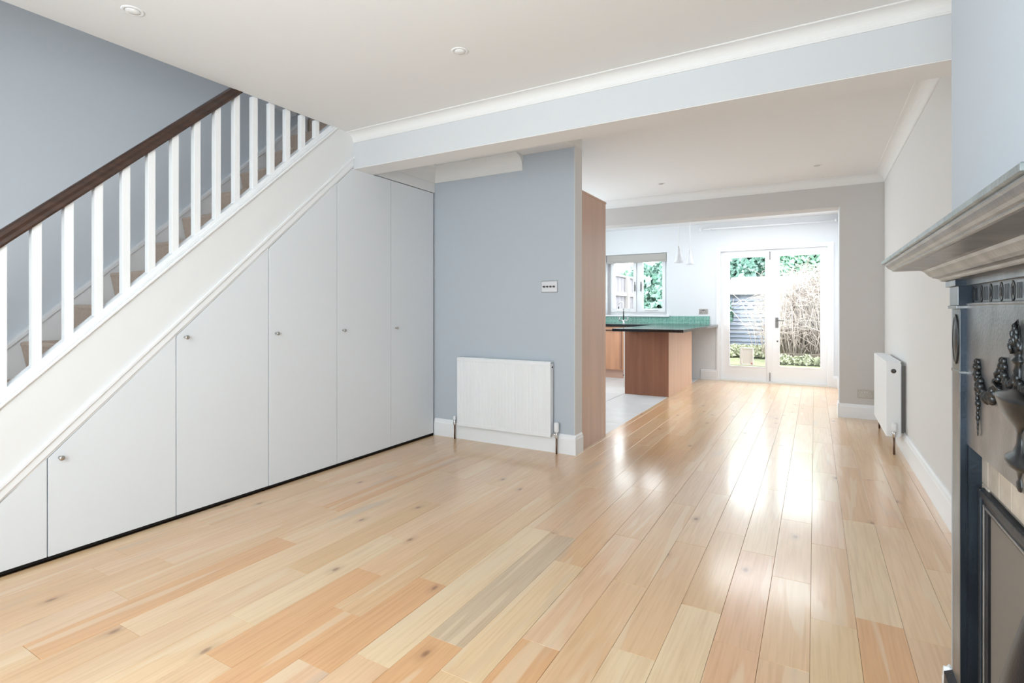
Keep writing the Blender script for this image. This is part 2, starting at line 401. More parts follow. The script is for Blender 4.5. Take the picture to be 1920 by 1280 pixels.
# ceilings
cl = MB(); cl.box(XC, XR+.1, YF-.1, 2.93, ZC, ZC+.30)
struct('ceiling', cl, 'ceiling_paint', 'white living room ceiling cut away over the staircase', 'ceiling')
ck = MB(); SX0, SX1, SY0, SY1 = -1.3, .10, 7.55, 8.45  # ceiling left open here for the added, unseen roof light
ck.box(-1.655, XR+.1, 3.05, YN+.2, ZK, ZK+.2); ck.box(XL, -1.655, 4.04, YN+.2, ZK, ZK+.2)
ck.box(XL, SX0, YN+.2, YG+.1, ZK, ZK+.1); ck.box(SX1, .45, YN+.2, YG+.1, ZK, ZK+.1)
ck.box(SX0, SX1, YN+.2, SY0, ZK, ZK+.1); ck.box(SX0, SX1, SY1, YG+.1, ZK, ZK+.1)
struct('ceiling', ck, 'ceiling_paint', 'white kitchen and dining ceiling beyond the beam', 'ceiling')
struct('ceiling', MB().box(XC, -1.655, 3.05, YB+.01, 2.444, 2.77), 'ceiling_paint', 'lowered white ceiling over the tall cupboards and radiator wall', 'ceiling')
# upper stairwell
up = MB(); up.box(XC, XC+.1, YF-.1, 4.12, ZC+.30, 5.1)
struct('wall_upstairs', up, 'warm_paint')
us = MB(); us.box(XL-.1, XC+.1, YF-.1, 1.35, 5.0, 5.1); us.box(XL-.1, XC+.1, 2.05, 4.2, 5.0, 5.1)  # gap left between these pieces is the added, unseen skylight
us.box(XL-.1, -3.67, 1.35, 2.05, 5.0, 5.1); us.box(-3.23, XC+.1, 1.35, 2.05, 5.0, 5.1)
struct('ceiling', us, 'ceiling_paint', 'white ceiling at the top of the stairwell', 'ceiling')

# beam
struct('trim_3', MB().box(XC, XR, 2.898, 3.098, 2.225, 2.66), 'beam_paint', 'pale painted beam dividing living room and kitchen', 'beam')
# pale soffit of the beam
struct('trim_4', MB().box(XC, XR, 2.900, 3.096, 2.2205, 2.2249), 'ceiling_paint')
def cove(y0, z1, py, pz, sgn, n=8):
    """profile (y,z): wall face at y0, ceiling at z1, projecting py towards sgn, dropping pz"""
    P = [(y0, z1), (y0, z1-pz), (y0+sgn*.006, z1-pz), (y0+sgn*.006, z1-pz+.008)]
    for i in range(n+1):
        t = math.pi/2*i/n
        P.append((y0+sgn*(.008+(py-.016)*(1-math.cos(t))), z1-pz+.010+(pz-.016)*math.sin(t)))
    P += [(y0+sgn*(py-.004), z1-.006), (y0+sgn*py, z1-.004), (y0+sgn*py, z1)]
    return P
struct('trim_5', MB().prism('X', cove(2.898, ZC, .075, .068, -1), XC+.001, XR), 'cornice_paint')
struct('trim_6', MB().prism('X', cove(YB, 2.444, .115, .127, -1), XC, -2.12), 'cornice_paint')
struct('trim_7', MB().prism('Y', cove(XC, 2.444, .115, .127, 1), 3.098, YB), 'cornice_paint')
struct('trim_8', MB().prism('X', cove(YN, ZK, .09, .088, -1), -3.85, XR), 'cornice_paint')
struct('trim_9', MB().prism('Y', cove(XR, ZK, .09, .088, -1), 3.098, YN), 'cornice_paint')
# bulkhead over the tall cupboards
struct('trim_10', MB().box(XC-.03, XC, 2.898, YB, 2.229, 2.62), 'spandrel_white')

# baseboards
def skirt(axis, c, sgn, a, b, h=.17, t=.018):
    P = [(c, 0), (c+sgn*t, 0), (c+sgn*t, h-.035), (c+sgn*(t-.004), h-.028), (c+sgn*(t-.006), h-.012), (c+sgn*(t-.012), h-.004), (c+sgn*(t-.014), h), (c, h)]
    return MB().prism('X' if axis == 'X' else 'Y', P, a, b)
struct('baseboard_middle', skirt('X', YB, -1, XC+.005, -1.6378, .155, .018), 'gloss_white')
struct('baseboard_middle_end', skirt('Y', -1.655, 1, YB-.0172, 4.035, .155, .018), 'gloss_white')
struct('baseboard_right', skirt('Y', XR, -1, 1.855, YN, .17, .02), 'gloss_white')
struct('baseboard_chimney_side', skirt('X', 1.855, 1, .3078, XR, .17, .018), 'gloss_white')
struct('baseboard_chimney', skirt('Y', .325, -1, 1.62, 1.8722, .17, .018), 'gloss_white')
struct('baseboard_nib', skirt('X', YN, -1, .2158, XR, .15, .02), 'gloss_white')
struct('baseboard_nib_side', skirt('Y', .235, -1, YN-.0192, YN+.25, .15, .02), 'gloss_white')
struct('baseboard_rear_right', skirt('Y', .31, -1, YN+.25, YG, .17, .02), 'gloss_white')
struct('baseboard_garden', skirt('X', YG, -1, -1.64, DX0-.01, .17, .02), 'gloss_white')
struct('baseboard_garden_right', skirt('X', YG, -1, DX1+.02, .31, .17, .02), 'gloss_white')

# ------------------------------------------------------------------ staircase
st = thing('staircase', (-3.45, .15, 0), 'straight carpeted staircase with white balusters and dark wooden handrail', 'staircase')
SL = .948
nose = lambda y: .974+SL*(y-1.199)               # pitch line of the nosings
RI, GO = .205, .205/SL
ks = range(-4, 9)
for k in ks:
    yn = 1.199+k*GO; zn = .974+k*RI
    P = [(yn+.002, zn-.03), (yn-.003, zn-.018), (yn, zn-.006), (yn+.012, zn), (yn+GO+.05, zn), (yn+GO+.05, zn-.035), (yn+.06, zn-.035), (yn+.06, zn-RI), (yn+.036, zn-RI)]
    obj('tread', MB().prism('X', P, -3.83, XC-.05), 'carpet', st)
# under-stair bulk so no light leaks
obj('soffit_board', MB().prism('X', [(.35, 0), (3.2, nose(3.2)-.42), (3.2, nose(3.2)-.47), (.45, 0)], XL+.01, XC-.10), 'spandrel_white', st)
# landing
obj('landing', MB().box(XL, XC, 1.199+9*GO, 4.04, .974+9*RI-.25, .974+9*RI), 'carpet', st)
# wall string
ws = lambda y: 1.100+SL*(y-1.29)
obj('wall_string', MB().prism('X', [(.25, 0), (.25, ws(.25)), (3.12, ws(3.12)), (3.12, ws(3.12)-.45), (.62, 0)], XL, -3.835), 'gloss_white', st)
P0, P1 = .25, 3.12
obj('string_moulding', MB().prism('X', [(P0, ws(P0)-.028), (P0, ws(P0)+.004), (P1, ws(P1)+.004), (P1, ws(P1)-.028)], XL, -3.824), 'gloss_white', st, bevel=.004)
# outer string / spandrel panel between the capping and the lower moulding
cb = lambda y: .727+.9455*(y-.885)                # underside of capping
lm = lambda y: .398+.955*(y-.885)                 # top of lower moulding
dl = lambda y: .318+.952*(y-.885)                 # door line
yc = 2.9
yt = .885+(ZC-.727)/.9455
obj('spandrel_panel', MB().prism('X', [(.15, 0), (.15, cb(.15)), (yt, ZC), (yc, ZC), (yc, 2.2305), (2.8938, 2.2305), (.551, 0)], XC-.04, XC), 'spandrel_white', st)
# capping: two stepped mouldings
cap = MB()
ya, yb = .1, .885+(ZC-.727)/.9455+.02
cap.prism('X', [(ya, cb(ya)), (ya, cb(ya)+.018), (yb, cb(yb)+.018), (yb, cb(yb))], XC-.01, XC+.012)
cap.prism('X', [(ya, cb(ya)+.018), (ya, cb(ya)+.04), (yb, cb(yb)+.04), (yb, cb(yb)+.018)], XC-.01, XC+.005)
cap.prism('X', [(ya, cb(ya)+.03), (ya, cb(ya)+.062), (yb, cb(yb)+.062), (yb, cb(yb)+.03)], XC-.062, XC-.005)
obj('capping', cap, 'gloss_white', st, bevel=.003)
# lower moulding
lo = MB(); yb2 = 2.9
lo.prism('X', [(.47, lm(.47)-.022), (.47, lm(.47)), (yb2, lm(yb2)), (yb2, lm(yb2)-.022)], XC, XC+.014)
lo.prism('X', [(.50, dl(.50)+.012), (.50, lm(.50)-.022), (yb2, lm(yb2)-.022), (yb2, dl(yb2)+.012)], XC, XC+.006)
obj('lower_moulding', lo, 'gloss_white', st, bevel=.003)
# handrail
XH = XC-.028
hb = lambda y: 1.423+.957*(y-.894)
HP = [(-.030, .0), (-.034, .012), (-.030, .030), (-.034, .048), (-.026, .066), (-.010, .076), (.010, .076), (.026, .066), (.034, .048), (.030, .030), (.034, .012), (.030, .0)]
yh = 2.0
rings = []
for y in (.12, yh):
    rings.append([(XH+a, y, hb(y)+b) for a, b in HP])
hr = MB().loft(rings, close=True)
for rr, rev in ((rings[0], 1), (rings[1], 0)): hr.add(rr, [tuple(range(len(HP)))[::(-1 if rev else 1)]])
obj('handrail', hr, 'handrail_wood', st)
for yy in [.894+.1197*i for i in range(-6, 15)]:
    zb = cb(yy)+.055; zt = min(hb(yy)+.01, ZC+.02)
    if yy > 2.0: zt = ZC+.004
    if zt-zb < .05: continue
    s = .018
    P = [(yy-s, cb(yy-s)+.055), (yy+s, cb(yy+s)+.055), (yy+s, zt), (yy-s, zt)]
    obj('baluster', MB().prism('X', P, XH-s, XH+s), 'baluster_white', st, bevel=.002)
# newel post outside the frame at the foot
nw = MB(); nw.box(XH-.045, XH+.045, .02, .11, 0, 1.0); nw.lathe([(.05, 0), (.055, .02), (.03, .035), (.045, .07), (.03, .1), (.005, .11)], (XH, .065, 1.0))
obj('newel_post', nw, 'baluster_white', st)
# white ledge glimpsed at the head of the stairs
tag(obj('wall_ledge', MB().box(XL, -3.80, 2.78, 2.98, 2.79, 2.84).box(XL, -3.77, 2.76, 3.0, 2.84, 2.855), 'gloss_white'), 'small white ledge on the stair wall glimpsed between the top balusters', 'ledge')

# ------------------------------------------------------------------ understairs cupboards
edges = [.551, 1.048, 1.610, 2.178, 2.738, 3.308, 3.874]
desc = ['lowest triangular white understairs cupboard front without a knob, at the left edge',
        'low white understairs cupboard with steeply sloping top, second from the left',
        'white understairs cupboard with sloping top, knob at its upper left corner just under the moulding',
        'tall white understairs cupboard with sloping top, fourth from the left',
        'full-height white cupboard with a clipped top left corner where the slope ends under the beam',
        'full-height square-topped white cupboard beside the grey-blue radiator wall']
knobs = [None, (1.093, .465), (1.657, .998), (2.229, .997), (2.794, .998), (3.366, .999)]
zt = lambda y: min(dl(y), 2.225)
yk = .885+(2.225-.318)/.952
for i in range(6):
    a, b = edges[i], edges[i+1]
    t = thing('understairs_cupboard', (XC-.2, (a+b)/2, 0), desc[i], 'cupboard', 'white cupboards under the stairs')
    g = .0022
    P = [(a+g, .020), (b-g, .020), (b-g, zt(b)-g*1.3)]
    if a < yk < b: P.append((yk, 2.225-g))
    if zt(a)-.02 > .01: P.append((a+g, zt(a)-g*1.3))
    dx = (0, .001, .0, .0015, .0005, -.001)[i]
    d = obj('door', MB().prism('X', P, XC-.018, XC+dx), 'cupboard_white', t, bevel=.0012)
    # dark carcass seen in the joints and below the door
    Q = [(a, -.0), (b, -.0), (b, zt(b)+.006)]
    if a < yk < b: Q.append((yk, 2.232))
    Q.append((a, max(zt(a)+.006, .01)))
    obj('carcass', MB().prism('X', Q, XC-.06, XC-.020), 'shadow_gap', t)
    if knobs[i]:
        ky, kz = knobs[i]
        obj('knob', MB().lathe([(.0075, 0), (.0065, .003), (.005, .006), (.005, .013), (.009, .017), (.0115, .021), (.0115, .026), (.009, .029), (.003, .030)], (XC+dx, ky, kz), 'X'), 'brushed_steel', d)

# ------------------------------------------------------------------ radiators
def radiator(x0, x1, y0, y1, z0, z1, axis, label):
    """axis 'X': runs along X, front towards -Y. axis 'Y': runs along Y, front towards -X"""
    cx, cy = (x0+x1)/2, (y0+y1)/2
    t = thing('radiator', (cx, cy, 0), label, 'radiator', 'white panel radiators')
    L0, L1 = (x0, x1) if axis == 'X' else (y0, y1)
    D0, D1 = (y0, y1) if axis == 'X' else (x0, x1)     # D0 = front
    def B(mb, l0, l1, d0, d1, a, b):
        return mb.box(l0, l1, d0, d1, a, b) if axis == 'X' else mb.box(d0, d1, l0, l1, a, b)
    # fluted front panel: vertical convectors as pressed ribs
    n = int((L1-L0)/.033); pts = []
    l = L0+.02; stp = (L1-L0-.04)/n
    prof = [(L0, D0+.014), (L0, D0+.004), (L0+.006, D0), (L0+.016, D0)]
    for i in range(n):
        a = l+i*stp
        prof += [(a+stp*.10, D0), (a+stp*.22, D0+.003), (a+stp*.34, D0+.003), (a+stp*.46, D0)]
    prof += [(L1-.016, D0), (L1-.006, D0), (L1, D0+.004), (L1, D0+.014)]
    PP = prof if axis == 'X' else [(q, p) for p, q in prof]
    obj('front_panel', MB().prism('Z', PP, z0+.03, z1-.03), 'radiator_white', t)
    for a_, b_ in ((z0, z0+.03), (z1-.03, z1-.002)):
        m = MB(); B(m, L0, L1, D0, D0+.014, a_, b_); obj('panel_edge', m, 'radiator_white', t, bevel=.003)
    m = MB(); B(m, L0+.01, L1-.01, D0+.014, D1-.018, z0+.02, z1-.02)
    obj('core', m, 'radiator_white', t)
    m = MB(); B(m, L0, L1, D1-.018, D1-.006, z0+.01, z1-.01); obj('back_panel', m, 'radiator_white', t, bevel=.003)
    return t, B
t, B = radiator(-2.745, -1.832, 3.818, 3.880, .130, .731, 'X', 'wide white panel radiator on the grey-blue wall beside the cupboards')
for xx in (-2.745, -1.832):
    s = -1 if xx < -2.5 else 1
    m = MB().box(xx-.0015, xx+.0015, 3.83, 3.872, .15, .715); obj('end_cap', m, 'radiator_white', t)
obj('air_vent', MB().lathe([(.008, 0), (.008, .004), (.004, .004), (.004, .007)], (-1.831, 3.85, .69), 'X', 10), 'dark_slot', t)
m = MB(); m.box(-2.745, -1.832, 3.825, 3.873, .728, .733)
for i in range(30): m.box(-2.72+i*.0296, -2.70+i*.0296, 3.83, 3.868, .733, .7345)
obj('top_grille', m, 'radiator_white', t)
for s, xx, zz, hd in ((-1, -2.745, .155, .03), (1, -1.832, .155, .085)):
    x = xx+s*.042
    v = obj('valve', MB().tube([(xx-s*.002, 3.845, zz), (x, 3.845, zz)], .008).lathe([(.011, -.03), (.013, -.02), (.012, 0), (.013, .018)], (x, 3.845, zz), 'Z', 12), 'chrome', t)
    obj('pipe', MB().tube([(x, 3.845, .0), (x, 3.845, .06), (x, 3.845, zz-.03)], .0075), 'copper_pipe', t)
    if s > 0: obj('thermostatic_head', MB().lathe([(.014, .018), (.019, .024), (.020, .035), (.020, .085), (.017, .095), (.01, .097)], (x, 3.845, zz), 'Z', 16), 'radiator_white', t)
    else: obj('valve_cap', MB().lathe([(.011, .016), (.013, .02), (.012, .045), (.008, .05)], (x, 3.845, zz), 'Z', 14), 'radiator_white', t)

t, B = radiator(.500, .606, 5.205, 6.205, .132, .732, 'Y', 'deep white double radiator on the right wall near the kitchen opening')
for a_ in (5.198, 6.204): obj('side_panel', MB().box(.502, .594, a_, a_+.008, .134, .730), 'radiator_white', t, bevel=.003)
m = MB().box(.502, .600, 5.205, 6.205, .730, .735)
for i in range(26): m.box(.515, .585, 5.23+i*.037, 5.25+i*.037, .735, .737)
obj('top_grille', m, 'radiator_white', t)
obj('air_vent', MB().lathe([(.018, 0), (.018, -.003), (.010, -.004), (.009, -.008)], (.548, 5.198, .66), 'Y', 14), 'dark_steel', t)
obj('valve', MB().tube([(.548, 5.198, .165), (.548, 5.165, .165)], .009).lathe([(.011, -.03), (.013, 0), (.013, .02)], (.548, 5.165, .165), 'Z', 12), 'chrome', t)
obj('thermostatic_head', MB().lathe([(.015, .018), (.02, .025), (.02, .075), (.016, .085)], (.548, 5.165, .165), 'Z', 16), 'radiator_white', t)
obj('pipe', MB().tube([(.548, 5.165, 0), (.548, 5.165, .14)], .008), 'copper_pipe', t)
obj('pipe', MB().tube([(.545, 6.235, 0), (.545, 6.235, .14), (.545, 6.212, .15)], .008), 'copper_pipe', t)
obj('wall_bracket', MB().box(.596, .630, 5.24, 5.26, .16, .70), 'dark_steel', t)

# ------------------------------------------------------------------ switch and sockets
sw = thing('light_switch', (-1.874, YB, 1.339), 'brushed steel four-gang dimmer light switch on the grey-blue wall', 'light switch')
obj('plate', MB().box(-1.944, -1.804, YB-.006, YB, 1.295, 1.383), 'satin_plate', sw, bevel=.002)
obj('back_frame', MB().box(-1.947, -1.801, YB-.002, YB, 1.292, 1.386), 'dark_steel', sw)
for i in range(4):
    obj('toggle', MB().lathe([(.008, 0), (.008, -.006), (.0045, -.007), (.0045, -.016), (.006, -.022), (.003, -.026)], (-1.918+i*.0295, YB-.006, 1.339), 'Y', 12), 'dark_steel', sw)
def socket(x, z, y, lab, m, dark):
    s = thing('wall_socket', (x, y, z), lab, 'socket')
    obj('plate', MB().box(x-.073, x+.073, y-.006, y, z-.043, z+.043), m, s, bevel=.003)
    for q in (-.036, .036):
        obj('pin_slots', MB().box(x+q-.004, x+q+.004, y-.0075, y-.005, z+.006, z+.018).box(x+q-.016, x+q-.007, y-.0075, y-.005, z-.016, z-.010).box(x+q+.007, x+q+.016, y-.0075, y-.005, z-.016, z-.010), dark, s)
        obj('rocker', MB().box(x+(q*.28)-.006, x+(q*.28)+.006, y-.009, y-.005, z+.010, z+.030), dark, s, bevel=.001)
socket(-1.60, 1.122, YG, 'brushed steel double socket with black inserts above the green splashback end', 'brushed_steel', 'dark_slot')
socket(.468, .262, YN, 'brushed steel double socket low on the grey nib wall above the skirting', 'aged_steel', 'brushed_steel')

# ------------------------------------------------------------------ ceiling downlights
for (x, y, z, lab, col) in ((-2.641, 1.211, ZC, 'white recessed downlight in the living room ceiling above the staircase', 0), (-1.59, 2.238, ZC, 'white recessed downlight in the living room ceiling near the beam', 0), (-1.50, 6.0, ZK, 'small white downlight in the kitchen ceiling near the tall walnut cabinet', 1), (.02, 6.0, ZK, 'small white downlight in the kitchen ceiling near the right wall', 1)):
    d = thing('downlight', (x, y, z), lab, 'downlight', 'recessed ceiling downlights')
    obj('bezel', MB().lathe([(.045, 0), (.045, -.002), (.040, -.004), (.033, -.004), (.031, -.001)], (x, y, z-.0002), 'Z', 28), 'ceiling_paint', d)
    obj('lamp', MB().lathe([(.030, -.0012), (.026, -.0065), (.012, -.009), (.001, -.0095)], (x, y, z), 'Z', 24), 'cornice_paint' if not col else 'brushed_steel', d)

# ------------------------------------------------------------------ kitchen: tall cabinet
tc = thing('tall_cabinet', (-1.98, 4.32, 0), 'tall walnut kitchen cabinet end panel behind the grey-blue wall', 'cabinet')
obj('end_panel', MB().box(-1.672, -1.652, 4.04, 4.606, .0, 2.112), 'walnut_sheen', tc)
obj('body', MB().box(-2.35, -1.672, 4.045, 4.585, .1, 2.105), 'walnut_edge', tc)
obj('plinth', MB().box(-2.35, -1.68, 4.045, 4.54, 0, .1), 'walnut', tc)
obj('top_trim', MB().box(-2.36, -1.648, 4.042, 4.612, 2.112, 2.128), 'walnut_edge', tc)
for a, b in ((-2.35, -2.012), (-2.008, -1.672)):
    d = obj('door', MB().box(a+.002, b-.002, 4.587, 4.606, .1, 2.10), 'walnut_door', tc, bevel=.001)
    hx = -2.04 if a < -2.2 else -1.98
    obj('handle', MB().tube([(hx, 4.606, .95), (hx, 4.635, .95), (hx, 4.635, 1.15), (hx, 4.606, 1.15)], .005), 'brushed_steel', d)

# peninsula
pn = thing('peninsula_cabinet', (-1.97, 7.8, 0), 'walnut peninsula cabinet with dark end panel beneath the black worktop', 'cabinet')
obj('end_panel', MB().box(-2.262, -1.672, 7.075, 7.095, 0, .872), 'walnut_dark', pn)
obj('back_panel', MB().box(-1.692, -1.672, 7.095, 8.60, 0, .872), 'walnut_lit_side', pn)
obj('body', MB().box(-2.25, -1.692, 7.097, 8.60, .1, .870), 'walnut_edge', pn)
obj('plinth', MB().box(-2.22, -1.70, 7.12, 8.6, 0, .1), 'walnut', pn)
for i in range(3):
    a = 7.10+i*.50
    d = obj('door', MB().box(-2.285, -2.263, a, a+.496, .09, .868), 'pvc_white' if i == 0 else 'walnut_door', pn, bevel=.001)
    obj('handle', MB().tube([(-2.285, a+.1, .8), (-2.31, a+.1, .8), (-2.31, a+.39, .8), (-2.285, a+.39, .8)], .005), 'dark_steel', d)
obj('hinge_cap', MB().box(-2.295, -2.285, 7.10, 7.12, .24, .26), 'dark_slot', pn)
# base units on the garden wall
for i, (a, b) in enumerate(((-3.86, -3.40), (-3.398, -2.80), (-2.798, -2.30))):
    labs = ['walnut base cabinet in the far left kitchen corner, hidden behind the tall cabinet', 'walnut base cabinet under the sink and window', 'walnut base cabinet right of the sink beside the peninsula']
    c = thing('base_cabinet', ((a+b)/2, 8.9, 0), labs[i], 'cabinet', 'walnut base cabinets on the garden wall')
    obj('body', MB().box(a, b, 8.62, YG-.01, .14, .870), 'walnut_edge', c)
    obj('plinth', MB().box(a, b, 8.66, 8.68, 0, .14), 'walnut_edge', c)
    d = obj('door', MB().box(a+.002, b-.002, 8.60, 8.62, .145, .862), 'walnut_door', c, bevel=.001)
    obj('panel_stile', MB().box(b-.04, b-.006, 8.596, 8.60, .16, .85), 'walnut', d)
    obj('handle', MB().box(b-.32, b-.06, 8.575, 8.585, .80, .815).box(b-.31, b-.30, 8.585, 8.60, .80, .815).box(b-.08, b-.07, 8.585, 8.60, .80, .815), 'dark_slot', d)
# worktops
wt = tag(obj('worktop', MB().box(-2.262, -1.37, 6.545, 9.18, .875, .910), 'granite', bevel=.002), 'polished black granite worktop on the peninsula with a breakfast bar overhang', 'worktop')
tag(obj('worktop', MB().box(-3.86, -2.264, 8.575, 9.18, .875, .910), 'granite', bevel=.002), 'polished black granite worktop along the window wall with the sink tap', 'worktop')
# splashback (mosaic under 10 pixels a tile)
sb = struct('trim_11', MB().box(-3.86, -1.50, YG-.012, YG-.001, .911, 1.045), 'green_mosaic', 'green mosaic tile splashback strip above the black worktop', 'splashback')
# tap
tp = thing('kitchen_tap', (-2.9, 9.0, .91), 'chrome swan-neck mixer tap with crosshead handles below the kitchen window', 'tap')
arc = [(-2.9, 9.0, .95), (-2.9, 9.0, 1.20)]+[(-2.945+.045*math.cos(a), 9.0, 1.235+.055*math.sin(a)) for a in np.linspace(0, math.pi, 9)]+[(-2.99, 9.0, 1.17)]
obj('spout', MB().tube(arc, .011, 10), 'chrome', tp)
obj('base', MB().lathe([(.026, 0), (.026, .006), (.016, .012), (.015, .05), (.011, .06)], (-2.9, 9.0, .91), 'Z', 16).tube([(-2.975, 9.0, .965), (-2.825, 9.0, .965)], .009), 'chrome', tp)
for q in (-2.975, -2.825):
    obj('handle', MB().tube([(q, 9.0, .96), (q, 9.0, 1.01)], .007).tube([(q-.025, 9.0, 1.012), (q+.025, 9.0, 1.012)], .006).tube([(q, 8.975, 1.012), (q, 9.025, 1.012)], .006), 'chrome', tp)
# kitchen window
wn = thing('window_1', ((KX0+KX1)/2, YG+.2, KZ0), 'white two-casement kitchen window over the sink', 'window', kind='structure')
fr = MB(); y0, y1 = YG+.15, YG+.22
rim(fr, KX0, KX1, y0, y1, KZ0, KZ1, .055, .05, .05); fr.box(-2.768, -2.712, y0+.001, y1-.001, KZ0+.05, KZ1-.05)
obj('frame', fr, 'gloss_white', wn)
for a, b in ((KX0+.055, -2.768), (-2.712, KX1-.055)):
    c = MB(); za, zb = KZ0+.05, KZ1-.05
    rim(c, a+.001, b-.001, y0-.02, y1-.01, za+.001, zb-.001, .054, .055, .065)
    q = obj('casement', c, 'gloss_white', wn)
    obj('pane', MB().box(a+.05, b-.05, y0+.01, y0+.016, za+.06, zb-.05), 'pane_glass', q)
    hx = b-.028 if a < -3 else a+.028
    obj('latch', MB().box(hx-.007, hx+.007, y0-.03, y0-.02, 1.50, 1.65).box(hx-.005, hx+.005, y0-.045, y0-.03, 1.48, 1.60), 'dark_steel', q)
    obj('stay', MB().box(a+.1, b-.12, y0-.032, y0-.022, za+.025, za+.035), 'brushed_steel', q)
obj('sill', MB().box(KX0-.04, KX1+.05, YG-.04, y0, KZ0-.028, KZ0), 'gloss_white', wn, bevel=.004)
bl = thing('roman_blind', (-2.745, YG+.05, 2.08), 'folded grey-beige fabric blind at the head of the kitchen window', 'blind')
obj('headrail', MB().box(KX0+.01, KX1-.01, YG+.03, YG+.10, 2.10, 2.13), 'pvc_white', bl)
m = MB()
for i in range(3): m.box(KX0+.01+.001*i, KX1-.01-.001*i, YG+.026-.006*i, YG+.06-.006*i, 1.985+.018*i, 2.128-.001*i)
obj('fabric_fold', m, 'fabric_blind', bl, bevel=.003)

# pendants
for (x, y, zb, zt_, r, lab) in ((-1.63, 7.5, 1.800, 2.005, .066, 'clear glass cone pendant light hanging above the peninsula, the left one'), (-1.602, 8.1, 1.818, 2.005, .060, 'clear glass cone pendant light hanging nearer the garden doors, the right one')):
    p = thing('pendant_light', (x, y, ZK), lab, 'pendant light', 'glass cone pendants over the peninsula')
    obj('cord', MB().tube([(x, y, zt_+.02), (x, y, ZK-.02)], .0025, 6), 'pvc_white', p)
    obj('ceiling_rose', MB().lathe([(.045, 0), (.045, -.012), (.02, -.022), (.005, -.024)], (x, y, ZK), 'Z', 20), 'pvc_white', p)
    obj('lamp_holder', MB().lathe([(.006, .03), (.013, .02), (.014, -.02), (.010, -.03)], (x, y, zt_), 'Z', 14), 'brushed_steel', p)
    o = MB(); H = zt_-zb
    pr = [(.014, H), (.022, H*.85), (r*.55, H*.5), (r*.85, H*.18), (r, 0), (r-.003, 0), (r*.85-.003, H*.18), (r*.55-.003, H*.5), (.019, H*.85), (.011, H)]
    o.lathe(pr, (x, y, zb), 'Z', 28); o.f = o.f[:-2]; o.sm = o.sm[:-2]
    obj('glass_shade', o, 'shade_glass', p)
    obj('bulb', MB().ball((x, y, zb+H*.42), .024, .024, .035), 'pvc_white', p)

# curtain pole
cp = thing('curtain_pole', (-.67, YG-.09, 2.465), 'slim white curtain pole above the garden doors', 'curtain pole')
obj('pole', MB().tube([(-1.60, YG-.09, 2.468), (.305, YG-.09, 2.460)], .011, 10), 'gloss_white', cp)
obj('finial', MB().ball((-1.63, YG-.09, 2.468), .024).lathe([(.014, 0), (.014, .02)], (-1.615, YG-.09, 2.468), 'X'), 'gloss_white', cp)
for q in (-1.48, .27):
    obj('bracket', MB().tube([(q, YG, 2.466), (q, YG-.09, 2.466)], .009).ball((q, YG-.09, 2.466), .02), 'gloss_white', cp)

# ------------------------------------------------------------------ garden doors
gd = thing('door_1', (-.58, YG+.1, 0), 'white glazed double garden doors at the far end', 'door', kind='structure')
fr = MB(); y0, y1 = YG+.05, YG+.14
rim(fr, DX0, DX1, YG+.001, y1, 0, DZ1, .05, .05, 0)
obj('frame', fr, 'gloss_white', gd)
obj('threshold', MB().box(DX0, DX1, YG-.01, y1+.05, -.005, .022), 'pvc_white', gd)
arch = MB(); rim(arch, DX0-.012, DX1+.03, YG-.014, YG-.0005, 0, DZ1+.012, .03, .03, 0)
obj('architrave', arch, 'gloss_white', gd)
XM = -.600
for a, b, px0, px1, pz0 in ((DX0+.052, XM-.002, -1.212, -.668, .235), (XM+.002, DX1-.052, -.486, .086, .255)):
    m = MB(); za, zb = .024, DZ1-.052; pz1 = 2.0
    m.box(a, px0, y0, y0+.045, za, zb); m.box(px1, b, y0, y0+.045, za, zb); m.box(px0, px1, y0, y0+.045, za, pz0); m.box(px0, px1, y0, y0+.045, pz1, zb)
    lf = obj('door_leaf', m, 'gloss_white', gd)
    bead = MB()
    rim(bead, px0+.0005, px1-.0005, y0-.005, y0+.016, pz0+.0005, pz1-.0005, .012)
    obj('glazing_bead', bead, 'gloss_white', lf)
    obj('pane', MB().box(px0, px1, y0+.018, y0+.024, pz0, pz1), 'pane_glass', lf)
    if a < -1:
        obj('meeting_stile', MB().box(b-.05, b+.03, y0-.014, y0, za, zb), 'gloss_white', lf, bevel=.003)
        for z_ in (2.0, .10): obj('bolt', MB().box(b-.014, b-.002, y0-.026, y0-.014, z_-.065, z_+.065), 'dark_steel', lf)
    else:
        h = obj('handle', MB().box(-.535, -.495, y0-.010, y0, .87, 1.03).tube([(-.515, y0-.01, .985), (-.515, y0-.05, .985), (-.42, y0-.05, .985)], .009), 'dark_steel', lf, bevel=.002)
        obj('keyhole', MB().lathe([(.012, 0), (.012, -.004), (.004, -.005)], (-.505, y0, .66), 'Y', 12), 'dark_steel', lf)
        obj('door_catch', MB().box(-.80, -.40, y0-.02, y0-.01, 2.10, 2.115), 'brushed_steel', lf)
cf = tag(obj('cat_flap', MB().box(-1.050, -.845, y0-.012, y0+.018, .262, .282).box(-1.050, -.845, y0-.012, y0+.018, .525, .545).box(-1.050, -1.015, y0-.012, y0+.018, .282, .525).box(-.880, -.845, y0-.012, y0+.018, .282, .525), 'pvc_white', bevel=.01), 'cream plastic cat flap set low in the left garden door pane', 'cat flap')
obj('flap', MB().box(-1.013, -.882, y0, y0+.006, .286, .522), 'pvc_white', cf, bevel=.002)
obj('catch', MB().box(-.885, -.865, y0-.018, y0-.010, .290, .305), 'red_badge', cf, label='small red catch')

